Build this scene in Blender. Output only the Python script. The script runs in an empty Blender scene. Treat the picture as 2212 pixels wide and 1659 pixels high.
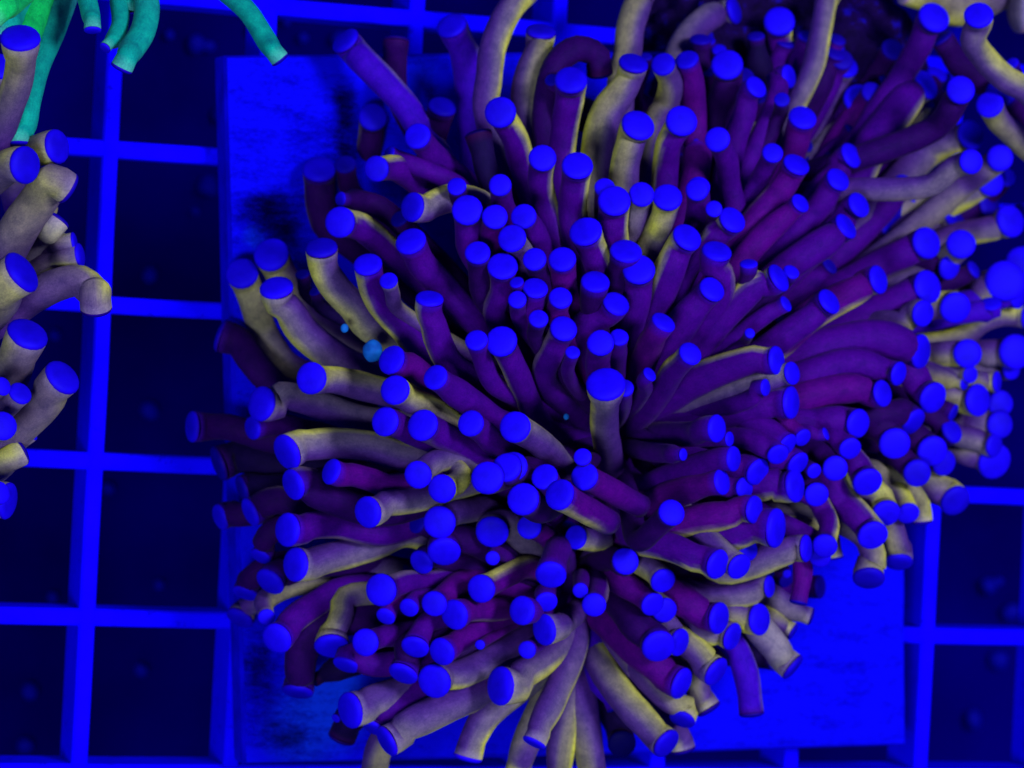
import bpy, bmesh, math, random
import numpy as np
from mathutils import Vector, Matrix, noise
random.seed(7)
S = bpy.context.scene
COL = S.collection
# ---------------------------------------------------------------- camera (1 unit = 1 cm)
FV = 6600.0                                   # focal length in pixels of the 2212 px wide view
CXV, CYV = 1106.0, 829.5
cd = bpy.data.cameras.new('camera'); cam = bpy.data.objects.new('camera', cd); COL.objects.link(cam)
rv = Vector((-0.0233, -0.3338, 0.0497)); RM = Matrix.Rotation(rv.length, 3, rv.normalized())
CAM = Vector((-4.32, -2.94, 28.05))
cam.matrix_world = Matrix.Translation(CAM) @ RM.to_4x4()
cd.sensor_width = 36.0; cd.lens = FV/2212*36; cd.clip_start = 0.5; cd.clip_end = 400
cd.dof.use_dof = True; cd.dof.focus_distance = 25.2; cd.dof.aperture_fstop = 0.52
S.camera = cam
S.render.resolution_x, S.render.resolution_y = 1024, 768
# ---------------------------------------------------------------- light and exposure
W = bpy.data.worlds.new('World'); S.world = W; W.use_nodes = True
W.node_tree.nodes['Background'].inputs[0].default_value = (0.018, 0.008, 0.62, 1)
W.node_tree.nodes['Background'].inputs[1].default_value = 0.42
S.view_settings.view_transform = 'Standard'; S.view_settings.look = 'None'
S.view_settings.exposure = 0.0; S.view_settings.gamma = 1.0
def lamp(name, loc, aim, size, power, col):
    l = bpy.data.lights.new(name, 'AREA'); l.shape = 'DISK'; l.size = size; l.energy = power; l.color = col
    o = bpy.data.objects.new(name, l); COL.objects.link(o); o.location = loc
    o.rotation_euler = (Vector(aim)-Vector(loc)).to_track_quat('-Z', 'Y').to_euler(); return o
# the blue LED heads hanging over the tank
lamp('aquarium_lamp', (14, 6, 42), (5, -3, 1), 10, 24500, (0.62, 0.56, 1.0))
lamp('aquarium_lamp', (-13, -11, 37), (3, -4, 1), 8, 12500, (0.60, 0.60, 1.0))
# ---------------------------------------------------------------- helpers
def U(p, h):
    """point on the horizontal plane z = h that lies under view position p"""
    d = RM @ Vector(((p[0]-CXV)/FV, -(p[1]-CYV)/FV, -1.0))
    return CAM + d*((h-CAM.z)/d.z)
RIGHT, UP, BACK = RM.col[0].copy(), RM.col[1].copy(), RM.col[2].copy()
def ppc(P):                                    # view pixels per cm at P
    return FV/(-(RM.transposed() @ (P-CAM)).z)
def link(name, me, parent=None, **kw):
    o = bpy.data.objects.new(name, me); COL.objects.link(o)
    if parent: o.parent = parent; o.matrix_parent_inverse = parent.matrix_basis.inverted()
    for k, v in kw.items(): o[k] = v
    return o
def empty(name, loc, label, cat, group=None):
    o = link(name, None, label=label, category=cat); o.location = loc; o.empty_display_size = 0.3
    if group: o['group'] = group
    return o
def mat(name, build):
    m = bpy.data.materials.new(name); m.use_nodes = True; nt = m.node_tree
    b = nt.nodes['Principled BSDF']; b.inputs['Specular IOR Level'].default_value = 0.05
    b.inputs['Roughness'].default_value = 0.6
    build(nt, b); return m
def N(nt, t, **kw):
    n = nt.nodes.new(t)
    for k, v in kw.items():
        if isinstance(k, str) and k[0] == '_': n.inputs[k[1:].replace('_', ' ')].default_value = v
        else: setattr(n, k, v)
    return n
def ramp(nt, src, stops):
    r = nt.nodes.new('ShaderNodeValToRGB'); e = r.color_ramp.elements
    while len(e) < len(stops): e.new(0.5)
    for el, (p, c) in zip(e, stops): el.position = p; el.color = (*c, 1)
    nt.links.new(src, r.inputs[0]); return r
def bump(nt, b, src, s, d=0.02):
    n = N(nt, 'ShaderNodeBump', _Strength=s, _Distance=d); nt.links.new(src, n.inputs['Height'])
    nt.links.new(n.outputs[0], b.inputs['Normal'])
def coords(nt, scale=(1, 1, 1)):
    g = nt.nodes.new('ShaderNodeNewGeometry'); m = nt.nodes.new('ShaderNodeMapping'); m.inputs['Scale'].default_value = scale
    nt.links.new(g.outputs['Position'], m.inputs[0]); return m.outputs[0]
def mul(nt, a, b, f=1.0, mode='MULTIPLY'):
    m = nt.nodes.new('ShaderNodeMix'); m.data_type = 'RGBA'; m.blend_type = mode
    m.inputs[0].default_value = f
    if hasattr(a, 'links') or hasattr(a, 'is_linked'): nt.links.new(a, m.inputs[6])
    nt.links.new(b, m.inputs[7]); return m.outputs[2]
# materials
def b_plastic(nt, b):
    n = N(nt, 'ShaderNodeTexNoise', _Scale=2.2, _Detail=5.0); nt.links.new(coords(nt), n.inputs['Vector'])
    r = ramp(nt, n.outputs[0], [(0.3, (0.003, 0.0, 0.78)), (0.7, (0.005, 0.0005, 0.93))]); sp = N(nt, 'ShaderNodeTexNoise', _Scale=7.0, _Detail=7.0, _Roughness=0.75); nt.links.new(coords(nt), sp.inputs['Vector'])
    rs = ramp(nt, sp.outputs[0], [(0.30, (0.4, 0.4, 0.4)), (0.42, (1, 1, 1))]); nt.links.new(mul(nt, r.outputs[0], rs.outputs[0]), b.inputs['Base Color'])
    n2 = N(nt, 'ShaderNodeTexNoise', _Scale=30, _Detail=3.0); nt.links.new(coords(nt), n2.inputs['Vector']); bump(nt, b, n2.outputs[0], 0.15, 0.01)
    b.inputs['Specular IOR Level'].default_value = 0.0
M_PLASTIC = mat('white_plastic_under_blue_light', b_plastic)
def b_floor(nt, b):
    n = N(nt, 'ShaderNodeTexNoise', _Scale=0.35, _Detail=6.0); nt.links.new(coords(nt), n.inputs['Vector'])
    r = ramp(nt, n.outputs[0], [(0.35, (0.0008, 0.0, 0.055)), (0.7, (0.0012, 0.0, 0.13))]); nt.links.new(r.outputs[0], b.inputs['Base Color'])
    b.inputs['Specular IOR Level'].default_value = 0.0
M_FLOOR = mat('dark_tank_glass', b_floor)
def b_debris(nt, b):
    b.inputs['Base Color'].default_value = (0.001, 0.001, 0.26, 1)
M_DEBRIS = mat('debris', b_debris)
def b_tile(nt, b):
    c = coords(nt)
    n = N(nt, 'ShaderNodeTexNoise', _Scale=3.0, _Detail=8.0, _Roughness=0.7); nt.links.new(coords(nt, (0.8, 2.2, 1)), n.inputs['Vector'])
    f = N(nt, 'ShaderNodeTexNoise', _Scale=19.0, _Detail=6.0, _Roughness=0.9); nt.links.new(coords(nt, (0.9, 2.0, 1)), f.inputs['Vector'])
    att = N(nt, 'ShaderNodeAttribute', attribute_name='algae_and_shade')
    add = N(nt, 'ShaderNodeMath', operation='MULTIPLY_ADD'); nt.links.new(f.outputs[0], add.inputs[0]); add.inputs[1].default_value = 0.95; nt.links.new(n.outputs[0], add.inputs[2])
    sub = N(nt, 'ShaderNodeMath', operation='MULTIPLY_ADD'); nt.links.new(att.outputs['Fac'], sub.inputs[0]); sub.inputs[1].default_value = -0.62; nt.links.new(add.outputs[0], sub.inputs[2])
    r = ramp(nt, sub.outputs[0], [(0.36, (0.0005, 0.0, 0.03)), (0.58, (0.001, 0.0005, 0.2)), (0.76, (0.002, 0.001, 0.55)), (0.95, (0.004, 0.003, 0.9))])
    v = N(nt, 'ShaderNodeTexNoise', _Scale=1.3, _Detail=4.0); nt.links.new(c, v.inputs['Vector'])
    cy = N(nt, 'ShaderNodeAttribute', attribute_name='bloom'); vm = N(nt, 'ShaderNodeMath', operation='MULTIPLY'); nt.links.new(v.outputs[0], vm.inputs[0]); nt.links.new(cy.outputs['Fac'], vm.inputs[1])
    r2 = ramp(nt, vm.outputs[0], [(0.12, (1, 1, 1)), (0.5, (1, 22, 1.1))])
    m = mul(nt, r.outputs[0], r2.outputs[0]); nt.links.new(m, b.inputs['Base Color'])
    bump(nt, b, add.outputs[0], 0.8, 0.06); b.inputs['Roughness'].default_value = 0.85; b.inputs['Specular IOR Level'].default_value = 0.0
M_TILE = mat('rough_ceramic', b_tile)
def b_tile_side(nt, b):
    n = N(nt, 'ShaderNodeTexNoise', _Scale=4, _Detail=5.0); nt.links.new(coords(nt), n.inputs['Vector'])
    r = ramp(nt, n.outputs[0], [(0.3, (0.001, 0.0, 0.35)), (0.7, (0.003, 0.0005, 0.6))]); nt.links.new(r.outputs[0], b.inputs['Base Color'])
def b_tissue(nt, b):
    a = N(nt, 'ShaderNodeAttribute', attribute_name='tint')
    n = N(nt, 'ShaderNodeTexNoise', _Scale=9.0, _Detail=5.0, _Roughness=0.65); nt.links.new(coords(nt), n.inputs['Vector'])
    r = ramp(nt, n.outputs[0], [(0.3, (0.62, 0.62, 0.78)), (0.72, (1.25, 1.25, 1.12))])
    uv = N(nt, 'ShaderNodeUVMap'); mp = N(nt, 'ShaderNodeMapping'); mp.inputs['Scale'].default_value = (9, 1.4, 1)
    nt.links.new(uv.outputs[0], mp.inputs[0])
    n2 = N(nt, 'ShaderNodeTexNoise', _Scale=5.0, _Detail=7.0, _Roughness=0.8); nt.links.new(mp.outputs[0], n2.inputs['Vector'])
    r2 = ramp(nt, n2.outputs[0], [(0.3, (0.8, 0.8, 0.85)), (0.7, (1.15, 1.15, 1.1))])
    n3 = N(nt, 'ShaderNodeTexNoise', _Scale=70.0, _Detail=2.0); nt.links.new(coords(nt), n3.inputs['Vector'])
    r3 = ramp(nt, n3.outputs[0], [(0.3, (0.82, 0.82, 0.86)), (0.7, (1.14, 1.14, 1.1))])
    m = mul(nt, a.outputs['Color'], r.outputs[0]); m = mul(nt, m, r2.outputs[0]); m = mul(nt, m, r3.outputs[0])
    nt.links.new(m, b.inputs['Base Color'])
    bump(nt, b, n2.outputs[0], 0.25, 0.02)
    b.inputs['Roughness'].default_value = 0.7; b.inputs['Subsurface Weight'].default_value = 0.2; b.inputs['Subsurface Radius'].default_value = (1.0, 0.6, 1.0); b.inputs['Subsurface Scale'].default_value = 0.03
    b.inputs['Sheen Weight'].default_value = 0.04; b.inputs['Sheen Roughness'].default_value = 0.35; b.inputs['Sheen Tint'].default_value = (0.30, 0.28, 0.24, 1)
M_TISSUE = mat('tentacle_tissue', b_tissue)
def b_tip(nt, b):
    a = N(nt, 'ShaderNodeAttribute', attribute_name='tint')
    n = N(nt, 'ShaderNodeTexNoise', _Scale=7.0, _Detail=5.0); nt.links.new(coords(nt), n.inputs['Vector'])
    r = ramp(nt, n.outputs[0], [(0.3, (0.78, 0.78, 0.78)), (0.7, (1.12, 1.12, 1.12))])
    nt.links.new(mul(nt, a.outputs['Color'], r.outputs[0]), b.inputs['Base Color'])
    n3 = N(nt, 'ShaderNodeTexNoise', _Scale=45.0, _Detail=3.0); nt.links.new(coords(nt), n3.inputs['Vector']); bump(nt, b, n3.outputs[0], 0.2, 0.01)
M_TIP = mat('tentacle_tip_tissue', b_tip)
def b_rock(nt, b):
    n = N(nt, 'ShaderNodeTexNoise', _Scale=4.0, _Detail=8.0, _Roughness=0.7); nt.links.new(coords(nt), n.inputs['Vector'])
    r = ramp(nt, n.outputs[0], [(0.35, (0.002, 0.0, 0.012)), (0.56, (0.007, 0.0005, 0.04)), (0.68, (0.006, 0.003, 0.35))]); nt.links.new(r.outputs[0], b.inputs['Base Color'])
    bump(nt, b, n.outputs[0], 0.8, 0.08)
M_ROCK = mat('dark_coral_skeleton', b_rock)
# ---------------------------------------------------------------- setting: tank floor, debris
def sheet(x0, y0, x1, y1, z):
    me = bpy.data.meshes.new('sheet'); me.from_pydata([(x0, y0, z), (x1, y0, z), (x1, y1, z), (x0, y1, z)], [], [(0, 1, 2, 3)]); return me
me = sheet(-30, -35, 45, 30, -9.0); me.materials.append(M_FLOOR); link('tank_floor', me, kind='structure')
bm = bmesh.new()
spots = [(1105/4+150, 100), (455, 400/4), (372, 75), (620, 53), (655, 80), (450, 400), (560, 60), (126, 720), (1395, 15), (60, 1499), (55, 1615), (350, 1270), (110, 1290), (235, 1055), (2155, 1255), (2182, 1320), (2100, 1555), (2165, 1425), (425, 455), (322, 590), (320, 890), (730, 80), (300, 1440), (2130, 1270), (480, 240)]
for x, y in spots:
    P = U((x+random.uniform(-6, 6), y+random.uniform(-6, 6)), -8.85); r = random.uniform(0.05, 0.14)
    g = bmesh.ops.create_icosphere(bm, subdivisions=2, radius=r, matrix=Matrix.Translation(P))
    for v in g['verts']:
        v.co += (v.co-P)*noise.noise(v.co*5)*0.6
for f in bm.faces: f.smooth = True
me = bpy.data.meshes.new('debris'); bm.to_mesh(me); bm.free(); me.materials.append(M_DEBRIS); link('debris', me, kind='stuff', label='small pale grains of debris scattered on the dark tank bottom')
# ---------------------------------------------------------------- egg crate grid: each slat a part
crate = empty('egg_crate_grid', (3.5, -3.5, -0.6), 'white plastic egg crate grid of crossing slats glowing blue under the tile and corals', 'grid')
def slat(p0, p1, wt, wb, top, bot):
    """tapered bar from p0 to p1 (xy), with slightly rounded top edges and small waviness"""
    a, b2 = Vector((*p0, 0)), Vector((*p1, 0)); d = (b2-a).normalized(); n = Vector((-d.y, d.x, 0)); L = (b2-a).length
    prof = [(-wb/2, bot), (-wt/2, top-0.03), (-wt/2+0.018, top-0.006), (-wt/2+0.04, top), (wt/2-0.04, top), (wt/2-0.018, top-0.006), (wt/2, top-0.03), (wb/2, bot)]
    vs, fs = [], []; k = 40
    for i in range(k+1):
        q = a+d*L*i/k; o = 0.006*noise.noise(Vector((q.x*0.7, q.y*0.7, p0[0]+p0[1])))*2
        for (s, z) in prof: vs.append(q+n*(s+o)+Vector((0, 0, z)))
    m = len(prof)
    for i in range(k):
        for j in range(m): fs.append((i*m+j, i*m+(j+1) % m, (i+1)*m+(j+1) % m, (i+1)*m+j))
    me = bpy.data.meshes.new('slat'); me.from_pydata(vs, [], fs); me.materials.append(M_PLASTIC); me.shade_smooth() if False else None
    return me
PI_ = 1.45
for i in range(-1, 11):
    x = i*PI_-0.078; link('slat', slat((x, -12), (x, 5), 0.152, 0.115, 0.0, -0.68), crate)
for j in range(-2, 8):
    y = -j*PI_+0.081; link('slat', slat((-4, y), (15.5, y-0.04 if j > 2 else y), 0.160, 0.125, -0.008, -0.66), crate)
# ---------------------------------------------------------------- ceramic frag tile
TZ = 0.5
cs = [U(p, TZ) for p in ((492, 124), (1949, 113), (1957, 1607), (534, 1648))]
tile = empty('frag_tile', (sum((c.x for c in cs))/4, sum((c.y for c in cs))/4, 0.01), 'square rough ceramic tile with dark algal patches and painted-in shade, lying on the grid under the large coral', 'tile')
NT = 70; vs, fs, alg_shade, blo = [], [], [], []
stains_and_shade = [((745, 235), (22, 75), 0.75), ((760, 330), (40, 40), 0.7), ((560, 440), (50, 14), 0.6), ((585, 480), (70, 40), 0.7), ((935, 200), (12, 30), 0.5), ((700, 300), (60, 60), 0.25), ((580, 320), (120, 200), 0.11),
          ((560, 1430), (35, 70), 0.75), ((640, 1600), (60, 35), 0.5), ((600, 1530), (70, 60), 0.35), ((520, 1600), (20, 60), 0.2), ((1850, 1500), (90, 90), 0.10), ((620, 640), (60, 300), 0.3), ((1500, 1700), (10, 10), 0)]  # lower left patches also carry the painted shade under the coral
sp = [(U(c, TZ), s, a) for c, s, a in stains_and_shade]
BL = [(U(c, TZ), s2, a) for c, s2, a in (((670, 1560), 0.45, 1.0), ((730, 1480), 0.3, 0.9), ((900, 160), 0.4, 0.5), ((550, 510), 0.12, 0.8), ((1120, 500), 0.8, 0.2), ((1860, 1180), 0.5, 0.25))]
for i in range(NT+1):
    for j in range(NT+1):
        u, v = i/NT, j/NT
        P = (cs[0]*(1-u)+cs[1]*u)*(1-v)+(cs[3]*(1-u)+cs[2]*u)*v
        e = min(u, v, 1-u, 1-v); z = 0.02*noise.noise(P*2.2)+0.012*noise.noise(P*6)-(0.035 if e == 0 else 0)
        vs.append((P.x, P.y, TZ+z))
        w = sum(a*math.exp(-((P.x-c.x)/(s[0]/235))**2-((P.y-c.y)/(s[1]/235))**2) for c, s, a in sp)
        alg_shade.append(min(w, 1.0))
        blo.append(min(1, sum(a*math.exp(-((P.x-c.x)/s2)**2-((P.y-c.y)/s2)**2) for c, s2, a in BL)))
for i in range(NT):
    for j in range(NT):
        a = i*(NT+1)+j; fs.append((a, a+1, a+NT+2, a+NT+1))
me = bpy.data.meshes.new('face'); me.from_pydata(vs, [], fs); at = me.attributes.new('algae_and_shade', 'FLOAT', 'POINT'); at.data.foreach_set('value', alg_shade); at = me.attributes.new('bloom', 'FLOAT', 'POINT'); at.data.foreach_set('value', blo); me.shade_smooth(); me.materials.append(M_TILE)
link('tile_face', me, tile)
vs, fs = [], []
edge = []
for k in range(4):
    for t in range(12): edge.append(cs[k].lerp(cs[(k+1) % 4], t/12))
ctr = sum(cs, Vector())/4
for P in edge:
    o = (P-ctr).normalized()*0.03
    for z, m in ((TZ-0.035, 0.0), (TZ-0.09, 1.0), (0.1, 1.0), (0.012, 0.2)): vs.append((P.x+o.x*m, P.y+o.y*m, z+0.01*noise.noise(P*3)))
n = len(edge)
for i in range(n):
    for j in range(3): fs.append((i*4+j, ((i+1) % n)*4+j, ((i+1) % n)*4+j+1, i*4+j+1))
fs.append(tuple(i*4+3 for i in range(n)))
me = bpy.data.meshes.new('side'); me.from_pydata(vs, [], fs); me.materials.append(mat('ceramic_edge', b_tile_side)); link('tile_body', me, tile)
# ---------------------------------------------------------------- tentacles
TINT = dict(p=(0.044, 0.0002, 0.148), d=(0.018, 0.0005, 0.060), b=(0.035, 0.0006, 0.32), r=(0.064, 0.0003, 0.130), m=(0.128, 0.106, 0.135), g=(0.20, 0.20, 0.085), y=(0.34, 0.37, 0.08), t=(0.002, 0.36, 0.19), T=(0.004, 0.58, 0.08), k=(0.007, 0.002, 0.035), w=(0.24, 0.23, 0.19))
YEL = (0.60, 0.68, 0.045)
ROOT_T = (0.020, 0.0003, 0.095)  # darker purple, painted in as shade towards the root
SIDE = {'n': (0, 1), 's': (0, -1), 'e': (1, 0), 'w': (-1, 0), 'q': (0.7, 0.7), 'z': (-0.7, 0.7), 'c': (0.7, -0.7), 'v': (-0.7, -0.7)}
def lerp3(a, b, t): return tuple(a[i]*(1-t)+b[i]*t for i in range(3))
def sm(a, b, x):
    x = max(0, min(1, (x-a)/(b-a))); return x*x*(3-2*x)
NS = 18
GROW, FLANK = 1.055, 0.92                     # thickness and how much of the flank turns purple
def catmull(P, n):
    """centripetal Catmull-Rom, so that short end spans never overshoot"""
    Q = [P[0]*2-P[1]]+list(P)+[P[-1]*2-P[-2]]; out = []
    for i in range(1, len(Q)-2):
        p0, p1, p2, p3 = Q[i-1], Q[i], Q[i+1], Q[i+2]
        t0 = 0.0; t1 = t0+max(1e-4, (p1-p0).length)**0.5; t2 = t1+max(1e-4, (p2-p1).length)**0.5; t3 = t2+max(1e-4, (p3-p2).length)**0.5
        for k in range(n):
            t = t1+(t2-t1)*k/n
            A1 = p0*((t1-t)/(t1-t0))+p1*((t-t0)/(t1-t0)); A2 = p1*((t2-t)/(t2-t1))+p2*((t-t1)/(t2-t1)); A3 = p2*((t3-t)/(t3-t2))+p3*((t-t2)/(t3-t2))
            B1 = A1*((t2-t)/(t2-t0))+A2*((t-t0)/(t2-t0)); B2 = A2*((t3-t)/(t3-t1))+A3*((t-t1)/(t3-t1))
            out.append(B1*((t2-t)/(t2-t1))+B2*((t-t1)/(t2-t1)))
    out.append(P[-1]); return out
def resample(P, step):
    L = [0]
    for a, b in zip(P, P[1:]): L.append(L[-1]+(b-a).length)
    n = max(6, int(L[-1]/step)); out = []; j = 0
    for i in range(n+1):
        s = L[-1]*i/n
        while j < len(L)-2 and L[j+1] < s: j += 1
        t = (s-L[j])/max(1e-9, L[j+1]-L[j]); out.append(P[j].lerp(P[j+1], t))
    return out, L[-1]
def tube(P, rad, tints, ref=None):
    """rings around centre line P; tints(i, image-dir) -> colour"""
    tan = [((P[min(i+1, len(P)-1)]-P[max(i-1, 0)]).normalized()) for i in range(len(P))]
    nrm = ref or tan[0].orthogonal().normalized()
    nrm = (nrm-tan[0]*nrm.dot(tan[0])).normalized()
    vs, cols = [], []
    for i, p in enumerate(P):
        nrm = (nrm-tan[i]*nrm.dot(tan[i])).normalized(); bn = tan[i].cross(nrm)
        for k in range(NS):
            a = 2*math.pi*k/NS; dv = nrm*math.cos(a)+bn*math.sin(a)
            vs.append(p+dv*rad[i]); cols.append(tints(i, dv))
    fs = [(i*NS+k, i*NS+(k+1) % NS, (i+1)*NS+(k+1) % NS, (i+1)*NS+k) for i in range(len(P)-1) for k in range(NS)]
    return vs, fs, cols, nrm, tan[-1]
def make_mesh(name, vs, fs, cols, m, uv=None):
    me = bpy.data.meshes.new(name); me.from_pydata(vs, [], fs)
    at = me.attributes.new('tint', 'FLOAT_COLOR', 'POINT'); at.data.foreach_set('color', [c for t in cols for c in (*t, 1.0)])
    if uv:
        l = me.uv_layers.new(name='UVMap')
        idx = np.empty(len(me.loops), int); me.loops.foreach_get('vertex_index', idx)
        l.data.foreach_set('uv', np.array(uv)[idx].ravel())
    me.materials.append(m); me.shade_smooth(); return me
def tentacle_geo(tip, r, k, path, w, tint, side, strong, h_tip, h_of, tipcol, lat=None):
    """tip, path in view px (path runs tip -> root); r, w in view px"""
    r, w = r*GROW, w*GROW
    Ct = U(tip, h_tip); s = ppc(Ct); R = r/s
    q = path[0]
    if lat is None:
        l2 = Vector((tip[0]-q[0], -(tip[1]-q[1])))
        if l2.length < 1: l2 = Vector((0, 1))
        l2.normalize()
    else: l2 = Vector(lat).normalized()
    vdir = (CAM-Ct).normalized()
    lt = (RIGHT*l2.x+UP*l2.y); lt = (lt-vdir*lt.dot(vdir)).normalized()
    nrm = (lt*math.sqrt(max(0, 1-k*k))+vdir*k).normalized()
    tot = 0; seg = [0]; pts = [tip]+list(path)
    for a, b in zip(pts, pts[1:]): tot += math.dist(a, b); seg.append(tot)
    P = []
    for i in range(len(pts)-1, 0, -1):
        u = 1-seg[i]/tot
        if seg[i] < r*0.9 and i != len(pts)-1: continue
        hh = h_of(u)
        if k > 0.5: hh = min(hh, h_tip-0.5*k*k*min(1, seg[i]/(3*r)))
        P.append(U(pts[i], hh))
    E = Ct-nrm*R*0.12
    P.append(E-nrm*R*1.0); P.append(E)
    C, L = resample(catmull(P, 10), 0.075)
    w3 = w/s; n = len(C); rad, cum = [], 0
    seed = random.random()*100
    for i, p in enumerate(C):
        dist = L*(1-i/(n-1)); x = i/(n-1)
        body = (w3*1.13+(min(w3*1.13, R*0.95)-w3*1.13)*sm(3.5*R, 0.8*R, dist))*(0.93+0.07*sm(0, 0.45, x))
        body *= 1+0.075*noise.noise(Vector((seed, dist*2.0, 0)))+0.03*noise.noise(Vector((seed, dist*7, 3)))
        fl = sm(R*1.5, 0, dist)
        rad.append(body*0.96*(1-fl)+R*0.985*fl)
    base = TINT[tint]
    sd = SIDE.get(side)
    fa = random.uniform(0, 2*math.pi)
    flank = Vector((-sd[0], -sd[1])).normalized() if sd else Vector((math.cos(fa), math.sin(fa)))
    def tc(i, dv):
        x = i/(n-1); dist = L*(1-x)
        c = base
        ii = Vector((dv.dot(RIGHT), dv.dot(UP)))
        if tint in 'gymw':                                     # shade painted in: colour goes purple further down and on one flank
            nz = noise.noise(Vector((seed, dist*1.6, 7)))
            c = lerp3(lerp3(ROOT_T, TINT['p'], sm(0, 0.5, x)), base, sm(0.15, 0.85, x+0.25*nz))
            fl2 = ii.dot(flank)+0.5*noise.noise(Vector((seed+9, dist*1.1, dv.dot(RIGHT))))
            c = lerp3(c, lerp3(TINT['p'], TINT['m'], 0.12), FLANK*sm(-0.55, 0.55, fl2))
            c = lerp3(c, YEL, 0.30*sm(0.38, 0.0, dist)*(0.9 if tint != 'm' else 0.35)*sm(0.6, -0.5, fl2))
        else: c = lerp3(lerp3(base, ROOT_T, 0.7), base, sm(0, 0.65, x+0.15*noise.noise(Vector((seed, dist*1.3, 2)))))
        if sd:  # fluorescent stripe, doubling as a painted lit rim on the given side
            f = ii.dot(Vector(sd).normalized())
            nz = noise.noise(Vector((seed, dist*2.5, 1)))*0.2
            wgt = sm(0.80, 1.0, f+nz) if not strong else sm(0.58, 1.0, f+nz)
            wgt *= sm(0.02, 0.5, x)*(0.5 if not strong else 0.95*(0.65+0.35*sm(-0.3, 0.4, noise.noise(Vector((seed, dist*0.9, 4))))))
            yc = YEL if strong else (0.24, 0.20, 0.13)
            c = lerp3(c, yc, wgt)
        # pale lip just under the tip
        if tint in 'tT': c = lerp3(c, (0.12, 0.55, 0.30), 0.5*sm(0.05, 0.0, dist))
        elif tint in 'gymw': c = lerp3(c, lerp3(c, (0.34, 0.30, 0.36), 0.6), sm(0.035, 0.0, dist)*0.6)
        else: c = lerp3(c, (tipcol[0]+0.03, 0.001, tipcol[2]*0.6), sm(0.05, -0.01, dist)*0.7)
        return c
    vs, fs, cols, nr, tn = tube(C, rad, tc)
    uv = [(k2/NS, i/(n-1)*L) for i in range(n) for k2 in range(NS)]
    # root cap
    vs.append(C[0]); cols.append(cols[0]); uv.append((0, 0)); c0 = len(vs)-1
    fs += [(c0, (k2+1) % NS, k2) for k2 in range(NS)]
    # tip cap: swollen disc with a low dome
    prof = [(0.985, 0.0), (1.0, 0.06), (0.99, 0.13), (0.94, 0.21), (0.83, 0.28), (0.64, 0.335), (0.36, 0.37)]
    bn = nrm.cross(nr).normalized(); n0 = bn.cross(nrm).normalized()
    tv, tf, tcl = [], [], []
    for (a, z) in prof:
        for k2 in range(NS):
            an = 2*math.pi*k2/NS; wob = 1+0.035*noise.noise(Vector((seed+math.cos(an)*0.9, math.sin(an)*0.9, 5)))
            tv.append(E+(n0*math.cos(an)+bn*math.sin(an))*R*a*wob+nrm*R*z)
            ed = sm(0.15, 0.0, z); tcl.append(lerp3(tuple(v*(1-0.13*sm(0.25, 0.36, z)) for v in tipcol), (tipcol[0]*1.6+0.015, tipcol[1], tipcol[2]*0.75), ed))
    tv.append(E+nrm*R*0.385); tcl.append(tuple(v*0.84 for v in tipcol)); m = len(prof)
    for i in range(m-1): tf += [(i*NS+k2, i*NS+(k2+1) % NS, (i+1)*NS+(k2+1) % NS, (i+1)*NS+k2) for k2 in range(NS)]
    tf += [((m-1)*NS+k2, (m-1)*NS+(k2+1) % NS, m*NS) for k2 in range(NS)]
    return (vs, fs, cols, uv), (tv, tf, tcl)
# heads of the large coral: root in the view, base height, height of the dome, reach of the tentacles
HEADS = {'A': ((1325, 945), 1.5, 2.7, (820, 900)), 'B': ((1235, 1290), 1.5, 2.0, (720, 560)), 'D': ((1640, 760), 1.1, 1.9, (640, 900)), 'C': ((2500, 620), 1.5, 1.0, (900, 900)), 'F': ((1650, 420), 1.2, 1.3, (900, 700))}
def head_h(hd, tip):
    (rx, ry), h0, H, (ax, ay) = HEADS[hd]
    rn = math.hypot((tip[0]-rx)/ax, (tip[1]-ry)/ay)
    return h0, h0-0.3+H*math.sqrt(max(0.0, 1-min(rn, 1)**2)), rn
TIPBLUE = (0.008, 0.0004, 0.60)
def parse(tile_c, tile_r, text, default_head):
    ox, oy = 553*tile_c, 414.75*tile_r; out = []
    for line in text.strip().splitlines():
        line = line.split('#')[0].strip()
        if not line: continue
        a, b, c = [s.strip() for s in line.split('|')]
        x, y, r, k = map(float, a.split())
        path = [tuple(map(float, q.split(','))) for q in b.split()]
        T = lambda q: (q[0]/4+ox, q[1]/4+oy)
        o = dict(tip=T((x, y)), r=r/4, k=k, path=[T(q) for q in path], head=default_head, w=None, dz=0, tint='p', side=None, strong=False, lat=None, dim=1.0, free=False)
        for tok in c.split():
            if tok[0].isdigit(): o['w'] = float(tok)/4
            elif tok[0] in '@': o['head'] = tok[1:]
            elif tok.startswith('dz'): o['dz'] = float(tok[2:])
            elif tok.startswith('n='): an = math.radians(float(tok[2:])); o['lat'] = (math.cos(an), math.sin(an))
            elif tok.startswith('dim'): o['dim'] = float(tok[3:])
            elif tok == 'free': o['free'] = True
            else:
                o['tint'] = tok[0]
                if len(tok) > 2: o['side'] = tok[2]; o['strong'] = tok[1] == '*'
        out.append(o)
    return out
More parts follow.
